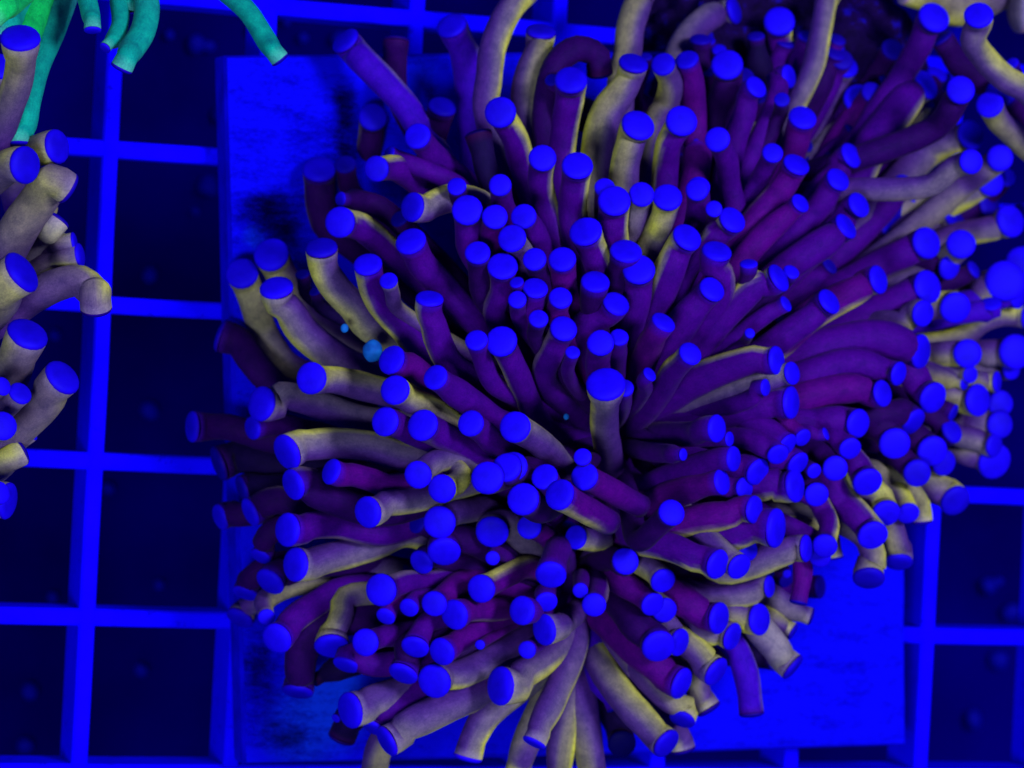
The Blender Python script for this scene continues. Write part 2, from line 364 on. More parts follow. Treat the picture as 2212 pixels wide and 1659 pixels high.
def build(coral, specs, heights=None):
    for o in specs:
        w = o['w'] or o['r']*0.84
        path = list(o['path'])
        if heights is None:
            h0, ht, rn = head_h(o['head'], o['tip']); rt = HEADS[o['head']][0]
            ht += o['dz']+random.uniform(-0.08, 0.08)
            last = path[-1] if path else o['tip']
            d = math.dist(last, rt)
            if not o['free'] and d > 35:
                if d > 220:                      # ease into the root with one more point
                    path.append((last[0]*0.5+rt[0]*0.5, last[1]*0.5+rt[1]*0.5))
                path.append((rt[0]+random.uniform(-28, 28), rt[1]+random.uniform(-28, 28)))
            arch = (0.35 if o['head'] != 'D' else 0.0)*min(rn, 1.0)
            if o['free']: hf = lambda u, ht=ht: ht-0.5*(1-u)
            else: hf = lambda u, ht=ht, h0=h0, arch=arch: h0+(ht-h0)*u**0.85+arch*4*u*(1-u)
        else:
            hb, drop = heights; ht = hb+o['dz']+random.uniform(-0.1, 0.1)
            p, q = (path[-2] if len(path) > 1 else o['tip']), path[-1]
            d = max(1, math.dist(p, q)); path.append((q[0]+(q[0]-p[0])/d*110, q[1]+(q[1]-p[1])/d*110))
            hf = lambda u, ht=ht, drop=drop: ht-drop*(1-u)
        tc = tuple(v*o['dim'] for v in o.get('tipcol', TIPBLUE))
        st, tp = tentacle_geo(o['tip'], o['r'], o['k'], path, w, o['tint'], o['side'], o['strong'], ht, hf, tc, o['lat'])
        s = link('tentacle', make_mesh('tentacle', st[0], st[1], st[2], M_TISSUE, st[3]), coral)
        link('tip', make_mesh('tip', tp[0], tp[1], tp[2], M_TIP), s)
#DATA
DATA = []
DATA.append((1, 0, 'A', '''
770 350 125 0.5 | 900,500 1100,700 1280,900 1400,1080 | 108 b+q dim0.75 dz-0.2
1210 350 110 -0.3 | 1200,500 1200,700 1250,900 | 90 d dim0.2 dz-0.5
1690 220 132 0.65 | 1800,450 1850,700 1870,1000 1880,1300 1900,1600 | 122 b+e dim0.8
2400 -150 120 0.3 | 2180,100 2050,400 2010,700 1990,950 | 105 m*e dz0.3
1010 1010 120 0.95 | 990,1200 970,1400 1000,1600 | 100 d+w dim0.75 dz-0.6
1395 1175 112 0.9 | 1500,1300 1650,1450 1850,1620 | 100 p dim0.95
1610 920 120 0.6 | 1560,1100 1520,1250 1600,1400 | 110 d dim0.5 dz-0.8
545 1460 140 0.7 | 550,1600 560,1750 620,1950 750,2050 | 118 d+w dim0.75 dz-0.5
770 1420 90 0.8 | 790,1550 850,1700 | 80 d dim0.35 dz-1
1040 1460 108 0.95 | 1200,1450 1380,1560 1500,1650 1750,1700 | 105 p*n dim0.8
1735 1610 80 0.9 | 1760,1750 1850,1900 | 70 d
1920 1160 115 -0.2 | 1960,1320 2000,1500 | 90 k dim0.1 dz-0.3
1150 1330 70 0.5 | 1350,1420 1600,1530 1800,1650 | 75 p dim0.6 dz-0.3
2110 970 132 0.97 | 2240,1200 2290,1400 2340,1550 | 105 p*e dim0.85
2110 1600 95 0.96 | 2130,1750 2200,1900 | 85 p
'''))
DATA.append((2, 0, 'A', '''
250 270 125 0.4 | 230,450 150,700 130,900 190,1100 280,1250 | 122 g*e dim0.7 dz0.1
510 690 135 0.8 | 500,850 460,1050 420,1300 410,1500 | 112 p*e dim0.8
345 690 60 0.8 | 380,800 430,1000 | 45 p dim0.5 dz-0.3
760 640 110 -0.25 | 740,480 560,420 380,560 300,850 300,1200 | 100 d dim0.1 dz-0.6
1130 -120 130 0.3 | 1080,50 1020,250 1000,450 950,650 | 112 g dim0.5 dz0.2
1050 545 125 0.55 | 970,760 850,920 770,1100 730,1300 720,1600 | 125 g*w dim0.75 n=75
1160 490 50 0.6 | 1150,600 1100,750 | 40 d dim0.6 dz-0.6
1305 555 102 0.9 | 1370,720 1330,900 1240,1050 1200,1250 | 98 g*w dim0.75
1510 515 100 0.7 | 1550,650 1565,900 1580,1200 1600,1500 | 98 r dim0.8
1920 90 115 0.4 | 1700,150 1550,280 1450,450 1400,700 | 108 m+z dim0.7 dz-0.4
1860 560 132 0.92 | 1870,700 1800,900 1780,1050 | 110 d
1790 430 60 0.7 | 1800,560 | 50 d dz-0.4
2110 750 100 0.65 | 2020,950 1930,1200 1880,1400 1800,1700 | 95 p n=40
1090 1080 140 0.8 | 1020,1250 980,1400 960,1650 | 112 g*w n=60
1465 1045 132 0.93 | 1360,1220 1330,1400 1310,1650 | 105 p*w n=60
1775 1205 105 0.98 | 1850,1350 1880,1600 1920,1850 | 90 p
265 1365 115 0.95 | 245,1550 270,1700 340,2000 | 98 p*e
565 1430 130 0.85 | 545,1600 520,1800 560,2050 | 112 p*e
800 1620 85 0.9 | 790,1750 | 75 d dz-0.2
1610 1620 97 0.92 | 1620,1750 1570,2000 | 90 p
2030 340 90 0.7 | 2060,550 2000,750 | 90 d dim0.45 dz-0.7
2250 160 90 0.2 | 2000,220 1850,360 1780,600 | 120 p dim0.5 dz-0.7
1700 355 55 0.6 | 1720,500 | 50 d dim0.8 dz-0.5
1590 1210 20 0.5 | 1600,1400 | 110 r dz-0.8
'''))
DATA.append((3, 0, 'A', '''
100 185 128 0.92 | 110,400 60,600 30,800 20,1050 | 100 p*e n=80
225 200 75 0.7 | 230,350 | 60 d dim0.8 dz-0.6
560 -120 110 0.2 | 500,20 470,200 430,400 380,600 | 85 m*e dz0.1
630 55 58 0.9 | 600,200 | 45 d dz-0.8
350 400 72 0.6 | 340,550 | 62 d dim0.6 dz-0.5
510 490 110 0.55 | 420,650 330,800 260,950 | 95 r n=40
665 570 115 0.7 | 560,750 450,950 350,1200 300,1450 | 92 g*z n=60
180 660 100 0.5 | 90,760 60,900 | 80 p n=10
120 860 65 0.9 | 100,1000 | 60 d dim0.7
300 1015 118 0.75 | 250,1200 180,1400 80,1600 | 100 r n=70
600 810 62 0.7 | 560,950 | 55 d dim0.8 dz-0.4
785 855 128 0.9 | 690,1000 600,1200 520,1400 430,1650 | 100 p+e
1435 150 135 0.8 | 1330,350 1220,550 1100,750 950,950 800,1200 | 100 p+e n=50 dz0.7
1820 130 122 0.85 | 1770,330 1870,500 2050,680 2250,800 | 100 y*q @C dz1.2 n=90
1370 730 130 0.5 | 1200,850 1050,1050 900,1250 800,1450 680,1700 | 138 p*c n=30 dz0.4
1460 640 90 0.5 | 1400,750 | 80 d dz-0.5
1665 775 120 0.95 | 1600,900 1450,1100 | 100 d @F dz0.9
2010 800 140 0.85 | 2150,950 2300,1100 | 110 d @C dim0.7
1915 900 117 0.9 | 1990,1040 2110,1150 2250,1280 | 95 g @C dz0.5
1755 1165 128 0.8 | 1600,1210 1400,1300 1200,1480 1000,1700 | 120 m*s n=20 dz0.6
1755 1395 105 0.9 | 1600,1450 1400,1600 | 90 m+s @F dz0.9
2005 1365 112 0.97 | 1900,1450 1700,1600 | 95 g @D dz0.7
1925 1570 120 0.88 | 1800,1620 1550,1750 1300,1880 1050,2080 | 120 m*s n=20 dz0.5
2060 1530 80 0.9 | 1950,1650 | 75 d @D
720 1340 112 0.55 | 610,1480 480,1620 350,1800 | 105 p n=30
605 1550 105 0.7 | 500,1700 380,1850 | 100 p n=45
1180 1600 102 0.7 | 1050,1750 900,1900 700,2100 450,2350 | 108 p+z n=45
245 1420 115 0.6 | 170,1560 50,1720 -150,1950 | 108 r+z n=60
40 1320 88 0.9 | -20,1450 -100,1600 | 80 p
1060 430 90 0.3 | 950,600 850,750 750,900 | 90 m dim0.3 dz-0.7
1340 860 105 0.25 | 1230,1030 1130,1200 1050,1350 | 100 g dim0.4 dz-0.5
1500 330 100 0.3 | 1650,550 1850,700 2050,800 | 100 d dim0.3 @C dz-0.3
2110 545 55 0.7 | 2150,650 | 50 d @C
'''))
DATA.append((1, 1, 'A', '''
725 260 130 0.93 | 880,290 1000,370 1120,480 | 110 p*q
730 60 60 0.7 | 900,80 1100,150 | 90 d dim0.7 dz-0.3
1350 130 125 0.72 | 1520,110 1700,50 1880,80 2000,160 | 112 m*n dim0.85 n=170
1240 230 80 0.7 | 1300,300 | 70 d dim0.3 dz-0.8
1825 155 130 0.95 | 1840,350 1860,500 | 110 p
2065 215 107 0.95 | 2040,370 2050,500 | 90 r
1335 425 130 0.75 | 1430,620 1600,800 1780,1000 | 112 p
1915 525 107 0.88 | 1930,700 1960,900 | 85 d
2130 640 127 0.85 | 2120,850 2060,1050 | 90 p+w
565 480 135 0.55 | 580,650 690,830 850,1000 960,1150 | 118 y*w dim0.6 n=95
965 625 120 0.72 | 1000,800 1100,1000 1280,1200 1450,1400 1600,1550 | 108 p*v n=100
1145 765 77 0.85 | 1180,880 1220,1000 | 60 g
130 540 147 0.88 | 220,720 300,900 420,1100 | 120 g dz-0.2
175 825 140 0.6 | 270,1000 400,1200 600,1370 850,1530 | 130 m*v n=100
-122 700 137 0.88 | -40,900 40,1150 150,1350 300,1520 | 110 g dim0.85 dz-0.3
1500 920 117 0.5 | 1520,1100 1580,1300 1700,1500 | 108 p*w n=85
1170 1450 125 0.78 | 1320,1490 1500,1620 | 98 r n=150
475 1610 135 0.9 | 650,1620 850,1660 1000,1700 | 108 g*n n=170
1550 1600 107 0.85 | 1700,1710 1900,1850 2100,2000 | 112 p
1905 1280 95 0.87 | 1960,1450 2050,1650 | 80 p
2120 1290 132 0.95 | 2200,1450 2290,1650 2400,1900 2560,2120 | 100 p*w
-300 1240 140 -0.15 | -190,1290 -60,1420 80,1590 260,1740 | 112 d n=160 dim0.5 dz-0.5
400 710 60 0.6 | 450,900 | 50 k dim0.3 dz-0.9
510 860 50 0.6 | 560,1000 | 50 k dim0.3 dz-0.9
'''))
DATA.append((2, 1, 'A', '''
885 75 137 0.9 | 870,280 890,480 | 115 p*e
1120 20 107 0.95 | 1070,200 1040,380 | 88 m
1345 45 122 0.88 | 1310,200 1230,380 1170,520 | 98 g*v
1600 -20 97 0.95 | 1600,150 1560,350 | 85 p
100 210 107 0.95 | 190,340 280,550 | 95 p
0 400 118 0.95 | 90,520 | 90 m
195 580 98 0.95 | 240,720 | 85 d
435 580 115 0.88 | 450,780 480,900 | 95 r
40 780 60 0.7 | 80,900 | 50 d
200 830 107 0.75 | 190,950 150,1050 | 90 p n=80
635 340 137 0.83 | 720,550 800,780 | 118 p*e n=110
985 510 135 0.65 | 930,700 930,850 | 110 d n=80
1095 670 135 0.9 | 1080,900 1010,1200 950,1500 | 112 p
720 775 122 0.68 | 700,950 | 100 d n=80
420 915 97 0.9 | 390,1020 | 85 r
45 930 77 0.95 | 70,1100 | 65 p
230 1095 82 0.9 | 200,1250 | 65 d
445 1180 115 0.88 | 370,1330 280,1580 | 98 p+w
900 965 117 0.72 | 770,1080 600,1180 | 108 p n=55
525 1385 62 0.85 | 480,1550 | 55 p
765 1305 112 0.97 | 740,1500 | 95 p
925 1255 80 0.85 | 900,1450 | 80 p
1515 390 127 0.72 | 1390,600 1290,850 1200,1100 1100,1400 | 125 p*w n=50
1905 240 120 0.72 | 1780,350 1680,480 1520,620 1420,850 1370,1050 | 100 p*w n=45
1770 510 127 0.58 | 1790,700 1790,900 | 108 p+e n=75
1730 840 115 0.72 | 1590,980 1430,1200 1250,1500 1100,1700 | 125 p n=45
1310 1125 107 0.55 | 1200,1300 1100,1550 | 105 r n=55
2045 620 75 0.45 | 2040,750 2000,900 | 75 d n=90
2055 1220 45 0.9 | 2000,1300 | 40 d
1540 1395 102 0.78 | 1400,1530 1300,1700 1150,1900 | 98 p*z n=45
1190 1575 65 0.6 | 1150,1700 | 60 p n=40
1745 145 70 0.97 | 1740,250 | 55 d
'''))
DATA.append((3, 1, 'A', '''
280 95 87 0.6 | 160,200 0,340 -150,500 | 100 r n=40
785 110 112 0.62 | 650,250 500,400 350,550 | 105 p n=30
675 295 118 0.45 | 540,400 350,520 100,700 -100,900 | 120 p n=35
1370 440 137 0.78 | 1200,520 1000,610 700,780 300,1020 | 120 p+s n=20
1670 450 122 0.97 | 1600,540 1450,650 | 100 m @D
2095 250 140 0.75 | 1950,310 1800,340 1600,380 | 95 m*s @D n=20
2215 160 70 0.8 | 2100,200 | 60 g @D
1565 655 102 0.82 | 1450,620 1200,700 | 90 d
1780 670 80 0.4 | 1700,720 | 80 d dim0.7 @D dz-0.4
955 755 122 0.52 | 800,830 600,930 350,1080 100,1300 | 120 r*s n=15
530 945 115 0.55 | 400,1060 200,1200 -50,1380 | 108 p n=35
95 740 125 0.42 | -60,780 -260,950 -450,1150 -600,1350 -720,1550 | 112 p*z n=30
200 690 70 0.7 | 120,800 | 60 d n=60
155 965 70 0.42 | 50,1020 -100,1120 | 70 p n=30
1380 820 142 0.73 | 1200,900 900,1050 600,1200 200,1400 -200,1600 | 130 p+s n=15
1340 1050 112 0.75 | 1180,1120 950,1130 800,1180 | 95 g @D dz0.2 n=-10
1620 1000 132 0.93 | 1520,950 1450,980 | 110 g*n @D
2050 770 172 0.97 | 1900,850 1800,950 | 130 g @D
2210 630 160 0.93 | 2080,750 | 130 m @D
1925 965 90 0.55 | 1850,1030 | 80 b @D n=90
2160 900 105 0.6 | 2050,900 | 100 b @D
2230 1080 95 0.3 | 2000,1070 1850,1120 1700,1240 1500,1300 | 90 y*n @D
1320 1380 145 0.48 | 1150,1320 900,1260 600,1310 200,1450 | 145 p n=-5 dim0.95
1725 1395 120 0.97 | 1560,1400 1420,1420 | 108 g*s @D
2140 1380 145 0.92 | 1900,1400 1750,1400 | 110 m @D
2100 1520 100 0.7 | 1950,1540 | 90 m @D dz-0.2
1130 1570 102 0.55 | 950,1520 700,1480 400,1560 | 120 p n=-15
1425 1780 135 0.72 | 1250,1570 1050,1440 750,1400 400,1460 100,1550 | 122 p+n n=-30
990 1740 112 0.62 | 800,1700 500,1720 200,1800 | 118 r n=10
210 1565 97 0.6 | 80,1600 | 90 m n=10
75 1455 122 0.48 | -60,1440 -300,1500 -600,1620 -900,1820 | 122 p*n n=5
1750 1580 72 0.8 | 1650,1560 | 65 m @D
1120 1170 60 0.3 | 1000,1230 | 60 d dim0.6 @D
1700 1650 60 0.5 | 1550,1620 | 90 g @D
1980 1640 90 0.3 | 1850,1640 1700,1640 | 90 g @D
'''))
DATA.append((2, 2, 'A', '''
810 0 165 0.8 | 800,200 800,380 830,560 860,740 | 112 m*w n=90 dz0.25
970 35 80 0.9 | 950,200 | 70 p
25 370 132 0.95 | 190,470 350,610 500,770 | 108 m*n
1770 385 117 0.6 | 1600,420 1300,430 1000,420 | 92 p+n n=0
1880 475 62 0.55 | 1780,480 | 55 p n=0
1915 645 107 0.5 | 1700,690 1400,790 1100,900 | 112 p n=0
1480 610 52 0.6 | 1350,600 1100,570 | 75 p n=0
610 630 75 0.96 | 640,700 | 60 d
625 800 117 0.92 | 800,890 1000,1000 1120,1060 | 98 r free
280 800 112 0.9 | 350,900 480,1000 | 95 p
410 955 132 0.85 | 550,1040 700,1120 840,1200 | 108 r*s free dz0.1
5 715 125 0.95 | 120,800 | 105 d
95 995 137 0.95 | 250,1080 | 115 d
150 1235 102 0.98 | 290,1310 | 80 r @B
550 1325 102 0.85 | 680,1350 780,1340 | 90 m*s @B
1380 1110 112 0.93 | 1250,1230 1100,1350 | 90 d dz0.1
2125 760 117 0.65 | 1980,720 1800,700 | 95 p n=-30 dz-0.3
1815 845 108 0.55 | 1600,890 1350,970 1150,1050 | 108 r n=10
2010 900 92 0.72 | 1900,900 | 90 p dz-0.3
2095 1085 118 0.52 | 1900,1120 1600,1170 1300,1250 1000,1400 | 118 r*s n=-5
980 1530 112 0.97 | 930,1600 850,1500 | 98 d @B
1780 1560 127 0.62 | 1600,1510 1400,1420 1200,1370 1050,1330 | 112 p*s n=-20
1965 1580 112 0.68 | 1850,1500 | 95 m
1855 1425 58 0.78 | 1750,1380 | 50 d dz-0.3
2040 1440 92 0.85 | 1900,1400 | 80 d dz-0.3
1305 1700 108 0.82 | 1200,1600 1080,1530 950,1480 | 92 y*s @B n=-50
335 1650 130 0.82 | 370,1540 410,1420 | 108 p @B n=-100 dz0.4
2190 30 72 0.5 | 2100,100 | 70 p n=0
'''))
DATA.append((3, 2, 'A', '''
200 160 138 0.42 | 60,160 -150,210 -400,260 | 118 p+n n=0
300 465 78 0.7 | 200,380 50,300 -150,230 | 82 r n=-40
165 530 105 0.5 | 50,430 -100,340 -300,270 | 92 p n=-35
85 610 92 0.8 | 0,560 -150,480 | 85 p n=-60
260 690 105 0.6 | 180,630 80,640 | 92 p n=-40
235 880 138 0.5 | 80,860 -100,890 -300,920 | 120 p*s n=5
400 752 65 0.82 | 330,700 | 50 d
580 730 107 0.97 | 500,640 400,560 | 88 d
420 955 102 0.95 | 350,860 | 85 d
780 340 122 0.72 | 600,310 400,340 200,330 | 115 p n=-10
710 560 97 0.82 | 620,490 560,420 | 82 p n=-50
500 430 55 0.3 | 400,420 | 60 p n=20
1095 515 132 0.95 | 1000,380 850,330 650,300 | 118 d+n
860 850 127 0.8 | 780,700 700,620 550,530 | 98 p+q n=-60
1255 330 125 0.5 | 1120,250 | 105 d n=-40 dim0.85
1420 580 130 0.9 | 1250,450 1050,330 | 120 d
1520 680 110 0.85 | 1400,640 | 100 d dim0.85 @D
1290 770 117 0.93 | 1150,640 1000,500 | 108 d dim0.8
1590 410 102 0.7 | 1480,320 | 85 d dim0.8 @D n=30
1815 140 135 0.72 | 1700,100 1560,90 1400,60 | 105 g*s @D n=0
2010 170 112 0.9 | 1850,160 | 98 m @D dim0.85
2005 350 115 0.9 | 1850,340 1700,330 | 100 m @D dim0.85
1960 670 152 0.8 | 1800,620 1650,560 1500,500 | 102 g*n @D n=-30
1955 530 100 0.6 | 1800,480 1650,450 | 90 m @D n=-10 dim0.8
1620 1010 135 0.75 | 1480,920 1380,850 1200,700 | 128 g*n n=-45 dim0.7 dz-0.2
1600 250 75 0.3 | 1500,200 | 70 d @D dim0.6
1020 1120 122 0.82 | 990,1000 930,930 | 98 y*n n=-70
1210 1120 97 0.82 | 1150,970 1050,900 950,850 | 82 y*q n=-70 dz-0.1
1330 1190 92 -0.15 | 1320,1060 1200,930 1050,840 900,780 | 108 g*e dim0.4 dz-0.4
905 1310 128 0.83 | 800,1160 650,1020 560,900 500,760 | 118 p*q n=-60
1130 1540 118 0.5 | 1110,1400 1080,1280 1000,1150 | 98 g n=-90 dim0.7 dz-0.4
870 1680 132 0.6 | 915,1560 900,1450 820,1300 | 98 g*e n=-90 dim0.55 dz-0.3
490 1400 105 0.93 | 530,1230 480,1100 400,980 | 82 p*e n=-100 dim0.9
450 1500 90 0.9 | 450,1400 | 80 p dim0.9 dz-0.2
330 1420 115 0.35 | 200,1430 30,1490 -150,1560 -400,1600 | 112 m*s n=0
70 1245 165 0.4 | -60,1290 -300,1310 -600,1310 -900,1400 | 118 p*s n=-5
20 1640 36 0.9 | -80,1600 | 40 d @B dz-0.3
165 1640 36 0.9 | 100,1580 | 40 d @B dz-0.3
590 1500 60 -0.1 | 570,1400 500,1250 | 70 y dim0.5 dz-0.7
'''))
DATA.append((1, 2, 'A', '''
45 170 147 0.72 | 180,110 400,130 650,220 900,300 | 108 m+n n=170 dim0.95
-30 380 100 0.6 | 200,350 500,420 | 90 d dim0.8 dz-0.5
1200 50 125 0.93 | 1330,140 1500,200 1700,350 1900,500 | 102 g*q dz0.1
1115 325 123 0.88 | 1250,370 1400,440 1600,500 | 100 p n=170
1440 355 133 0.9 | 1580,430 1780,530 1980,620 | 112 p+s
1855 340 110 0.95 | 1970,420 2080,520 | 98 p
265 590 153 0.57 | 420,530 700,510 1000,540 1300,630 | 120 m*n n=205
650 755 110 0.6 | 800,780 1000,830 1150,880 | 92 r n=160
320 870 132 0.58 | 480,920 700,1010 900,1080 1150,1100 | 115 d+n n=200
1400 785 117 0.95 | 1500,700 1640,650 1800,690 | 92 m*s
1605 905 120 0.95 | 1720,870 1770,780 1700,720 | 88 y*e
2000 810 137 0.98 | 2100,850 | 110 d
2165 720 125 0.92 | 2230,800 | 100 d
965 1110 133 0.78 | 1100,1040 1250,1020 1420,990 | 98 m*s n=195
270 1260 142 0.68 | 450,1230 700,1220 900,1260 1150,1280 | 105 p+s n=180
1395 1200 90 0.7 | 1500,1250 | 80 d dim0.45 dz-0.4 @B
1585 1195 137 0.97 | 1700,1120 1850,1090 1980,1080 | 100 m @B dz0.1
2040 1280 137 0.93 | 2050,1180 2150,1200 | 115 m @B
1625 1450 138 0.8 | 1680,1380 1850,1350 | 110 d @B n=-90
1430 1540 107 0.75 | 1500,1480 | 90 d @B dz-0.2
2045 1505 60 0.98 | 2060,1450 | 50 p @B
340 1560 143 0.67 | 530,1530 800,1460 1050,1380 1300,1280 | 118 m*s @B n=180
-50 1110 125 0.35 | 60,1040 200,1000 400,1050 | 105 d+n dim0.95 n=205 dz-0.3
-552 370 130 0.35 | -460,370 -250,370 -60,420 150,480 | 102 d dim0.8 n=180 dz-0.4
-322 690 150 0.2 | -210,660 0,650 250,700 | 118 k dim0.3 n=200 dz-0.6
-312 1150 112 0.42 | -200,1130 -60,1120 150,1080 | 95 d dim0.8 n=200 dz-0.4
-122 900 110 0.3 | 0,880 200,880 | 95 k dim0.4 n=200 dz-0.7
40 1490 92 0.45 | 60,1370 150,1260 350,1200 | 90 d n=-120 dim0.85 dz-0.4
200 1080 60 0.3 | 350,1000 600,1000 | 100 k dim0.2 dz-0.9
'''))
DATA.append((1, 3, 'B', '''
-92 150 112 0.35 | -60,40 60,-60 250,-120 | 92 d n=-110 dim0.85 dz-0.4
120 50 128 0.6 | 230,-20 400,-80 650,-120 | 105 d n=-130 dim0.85 dz-0.3
-142 365 120 0.45 | -60,270 60,180 250,80 | 70 m n=-120 dim0.7 dz-0.6
180 540 133 0.78 | 300,400 500,250 750,120 | 105 p*s n=-140
90 355 72 0.9 | 70,230 200,130 400,70 | 85 g dim0.9 dz-0.2
655 610 147 0.58 | 690,450 745,320 765,190 | 92 g*w n=-95 dz-0.5
935 390 142 0.33 | 970,280 1020,160 1050,0 | 125 m n=-92 dz-1.2
1080 120 137 0.92 | 1250,60 1500,50 1800,0 | 95 p+n n=190
1120 350 82 0.7 | 1180,240 1280,100 | 75 r n=-120 dz-0.2
1320 275 82 0.82 | 1380,200 | 70 p
1540 240 108 0.94 | 1650,150 1800,50 | 95 r
1945 110 120 0.92 | 2080,40 2200,-20 2350,-80 | 92 r*n
1715 335 128 0.8 | 1880,290 2080,290 | 92 r+s n=200
945 575 115 0.94 | 1100,520 1280,500 | 88 p
1375 615 118 0.65 | 1420,500 1480,400 | 85 p n=-110
1605 655 118 0.8 | 1750,560 1950,450 2150,350 | 92 r+s n=210
1935 595 42 0.95 | 2020,540 | 38 r
1270 845 128 0.5 | 1310,720 1290,620 | 90 d n=-115 dz-0.2
1540 910 145 0.87 | 1720,860 1900,790 2150,660 2380,500 | 112 m*s n=215
810 1160 153 0.58 | 980,1090 1200,1010 1380,960 1600,850 | 122 w n=195
780 770 115 0.4 | 930,740 1150,760 | 95 p n=-110 dim0.9 dz-0.4
360 1000 132 0.3 | 380,850 400,650 520,450 | 125 d n=-100 dim0.6 dz-0.6
2110 950 163 0.62 | 2270,880 2450,760 2600,620 2690,470 | 115 m*c n=180
1010 1310 102 0.4 | 1080,1220 1180,1130 | 95 p n=-120 dim0.9 dz-0.3
1130 1430 135 0.35 | 1270,1320 1500,1200 1750,1080 2000,960 | 128 m*s n=210 dim0.9 dz0.1
740 1400 118 -0.35 | 790,1280 900,1180 | 100 k dim0.2 dz-0.9
1000 1800 120 0.3 | 1060,1500 1150,1350 | 105 g dz-0.4
1830 1570 122 -0.1 | 1870,1420 1990,1200 2150,1050 2400,850 2620,600 | 120 m*e dz-0.2
690 1230 40 0.7 | 760,1150 | 35 d dz-0.5
500 900 60 0.2 | 700,800 | 100 k dim0.1 dz-1.0
'''))
DATA.append((2, 3, 'B', '''
85 300 122 0.85 | 160,350 260,300 | 92 p n=180
295 225 95 0.83 | 380,150 | 80 p n=-80
590 125 65 0.95 | 600,0 | 60 p
708 250 100 0.97 | 740,120 690,0 | 90 p+e dz0.1
277 465 132 0.67 | 430,410 520,340 | 98 m*s n=190
130 640 75 0.95 | 250,560 | 65 p
1215 245 103 0.78 | 1050,120 850,0 700,-100 | 105 r n=-40
1320 295 105 0.9 | 1200,200 1100,100 | 90 m dz-0.1
1265 610 142 0.85 | 1100,450 950,260 800,100 | 122 d n=-60
1445 575 117 0.6 | 1370,450 1280,380 | 95 y n=-20 dz-0.1
1790 365 133 0.55 | 1600,290 1400,170 1200,60 | 125 r+s n=-10
1905 525 118 0.48 | 1700,500 1500,430 1350,370 | 98 m*s n=-20
2140 375 133 0.6 | 1980,340 1850,310 1650,200 | 102 g*s n=0 dz-0.1
1765 830 132 0.42 | 1640,690 1500,570 1380,480 | 108 g*q n=-35 dim0.9
1465 930 137 0.45 | 1270,790 1050,600 850,400 700,260 | 140 r n=-25
1470 1240 112 0.5 | 1440,1120 1250,980 1100,830 | 105 g*e n=-110 dim0.75 dz-0.2
1335 1450 132 0.5 | 1200,1320 1000,1100 850,900 720,680 | 118 g*q n=-40 dim0.75
1480 1500 105 -0.25 | 1450,1380 1300,1250 1200,1100 | 95 w dim0.3 dz-0.4
1700 1150 108 -0.1 | 1620,1020 1560,850 1480,700 | 105 g*z dim0.3 dz-0.4
2070 1190 105 -0.1 | 2050,1000 2010,800 1930,620 1800,500 | 98 b+e dim0.3 dz-0.3
190 1440 102 0.2 | 230,1330 350,1080 470,800 550,520 | 108 m*c n=-115
30 1750 110 0.1 | 100,1500 200,1250 350,900 | 110 g dz-0.6
400 1850 110 0.1 | 420,1500 480,1200 530,800 | 110 g*e dz-0.6
740 1900 120 0.1 | 680,1600 640,1300 600,1000 590,700 590,500 | 112 g dz-0.4
950 1450 118 0.9 | 920,1300 850,1150 | 110 k dim0.12 dz-0.7
880 1150 60 0.1 | 780,900 700,650 | 110 b dim0.4 dz-0.6
1150 1050 60 0.1 | 1000,800 850,500 | 100 g dim0.4 dz-0.5
2225 90 92 0.4 | 2100,140 1900,180 1650,180 1400,110 | 98 m*s n=0
'''))
DATA.append((3, 3, 'A', '''
370 350 75 -0.1 | 250,310 100,220 -50,130 | 92 m+s dim0.3 @B dz-0.3
260 230 75 0.1 | 290,80 300,-80 250,-250 | 78 r dim0.4 dz-0.4
215 790 120 0.12 | 90,650 -50,480 -180,350 | 118 w dim0.6 @B n=-40 dz-0.2
215 480 75 0.1 | 80,400 -50,340 | 88 g*n dim0.5 @B dz-0.4
'''))
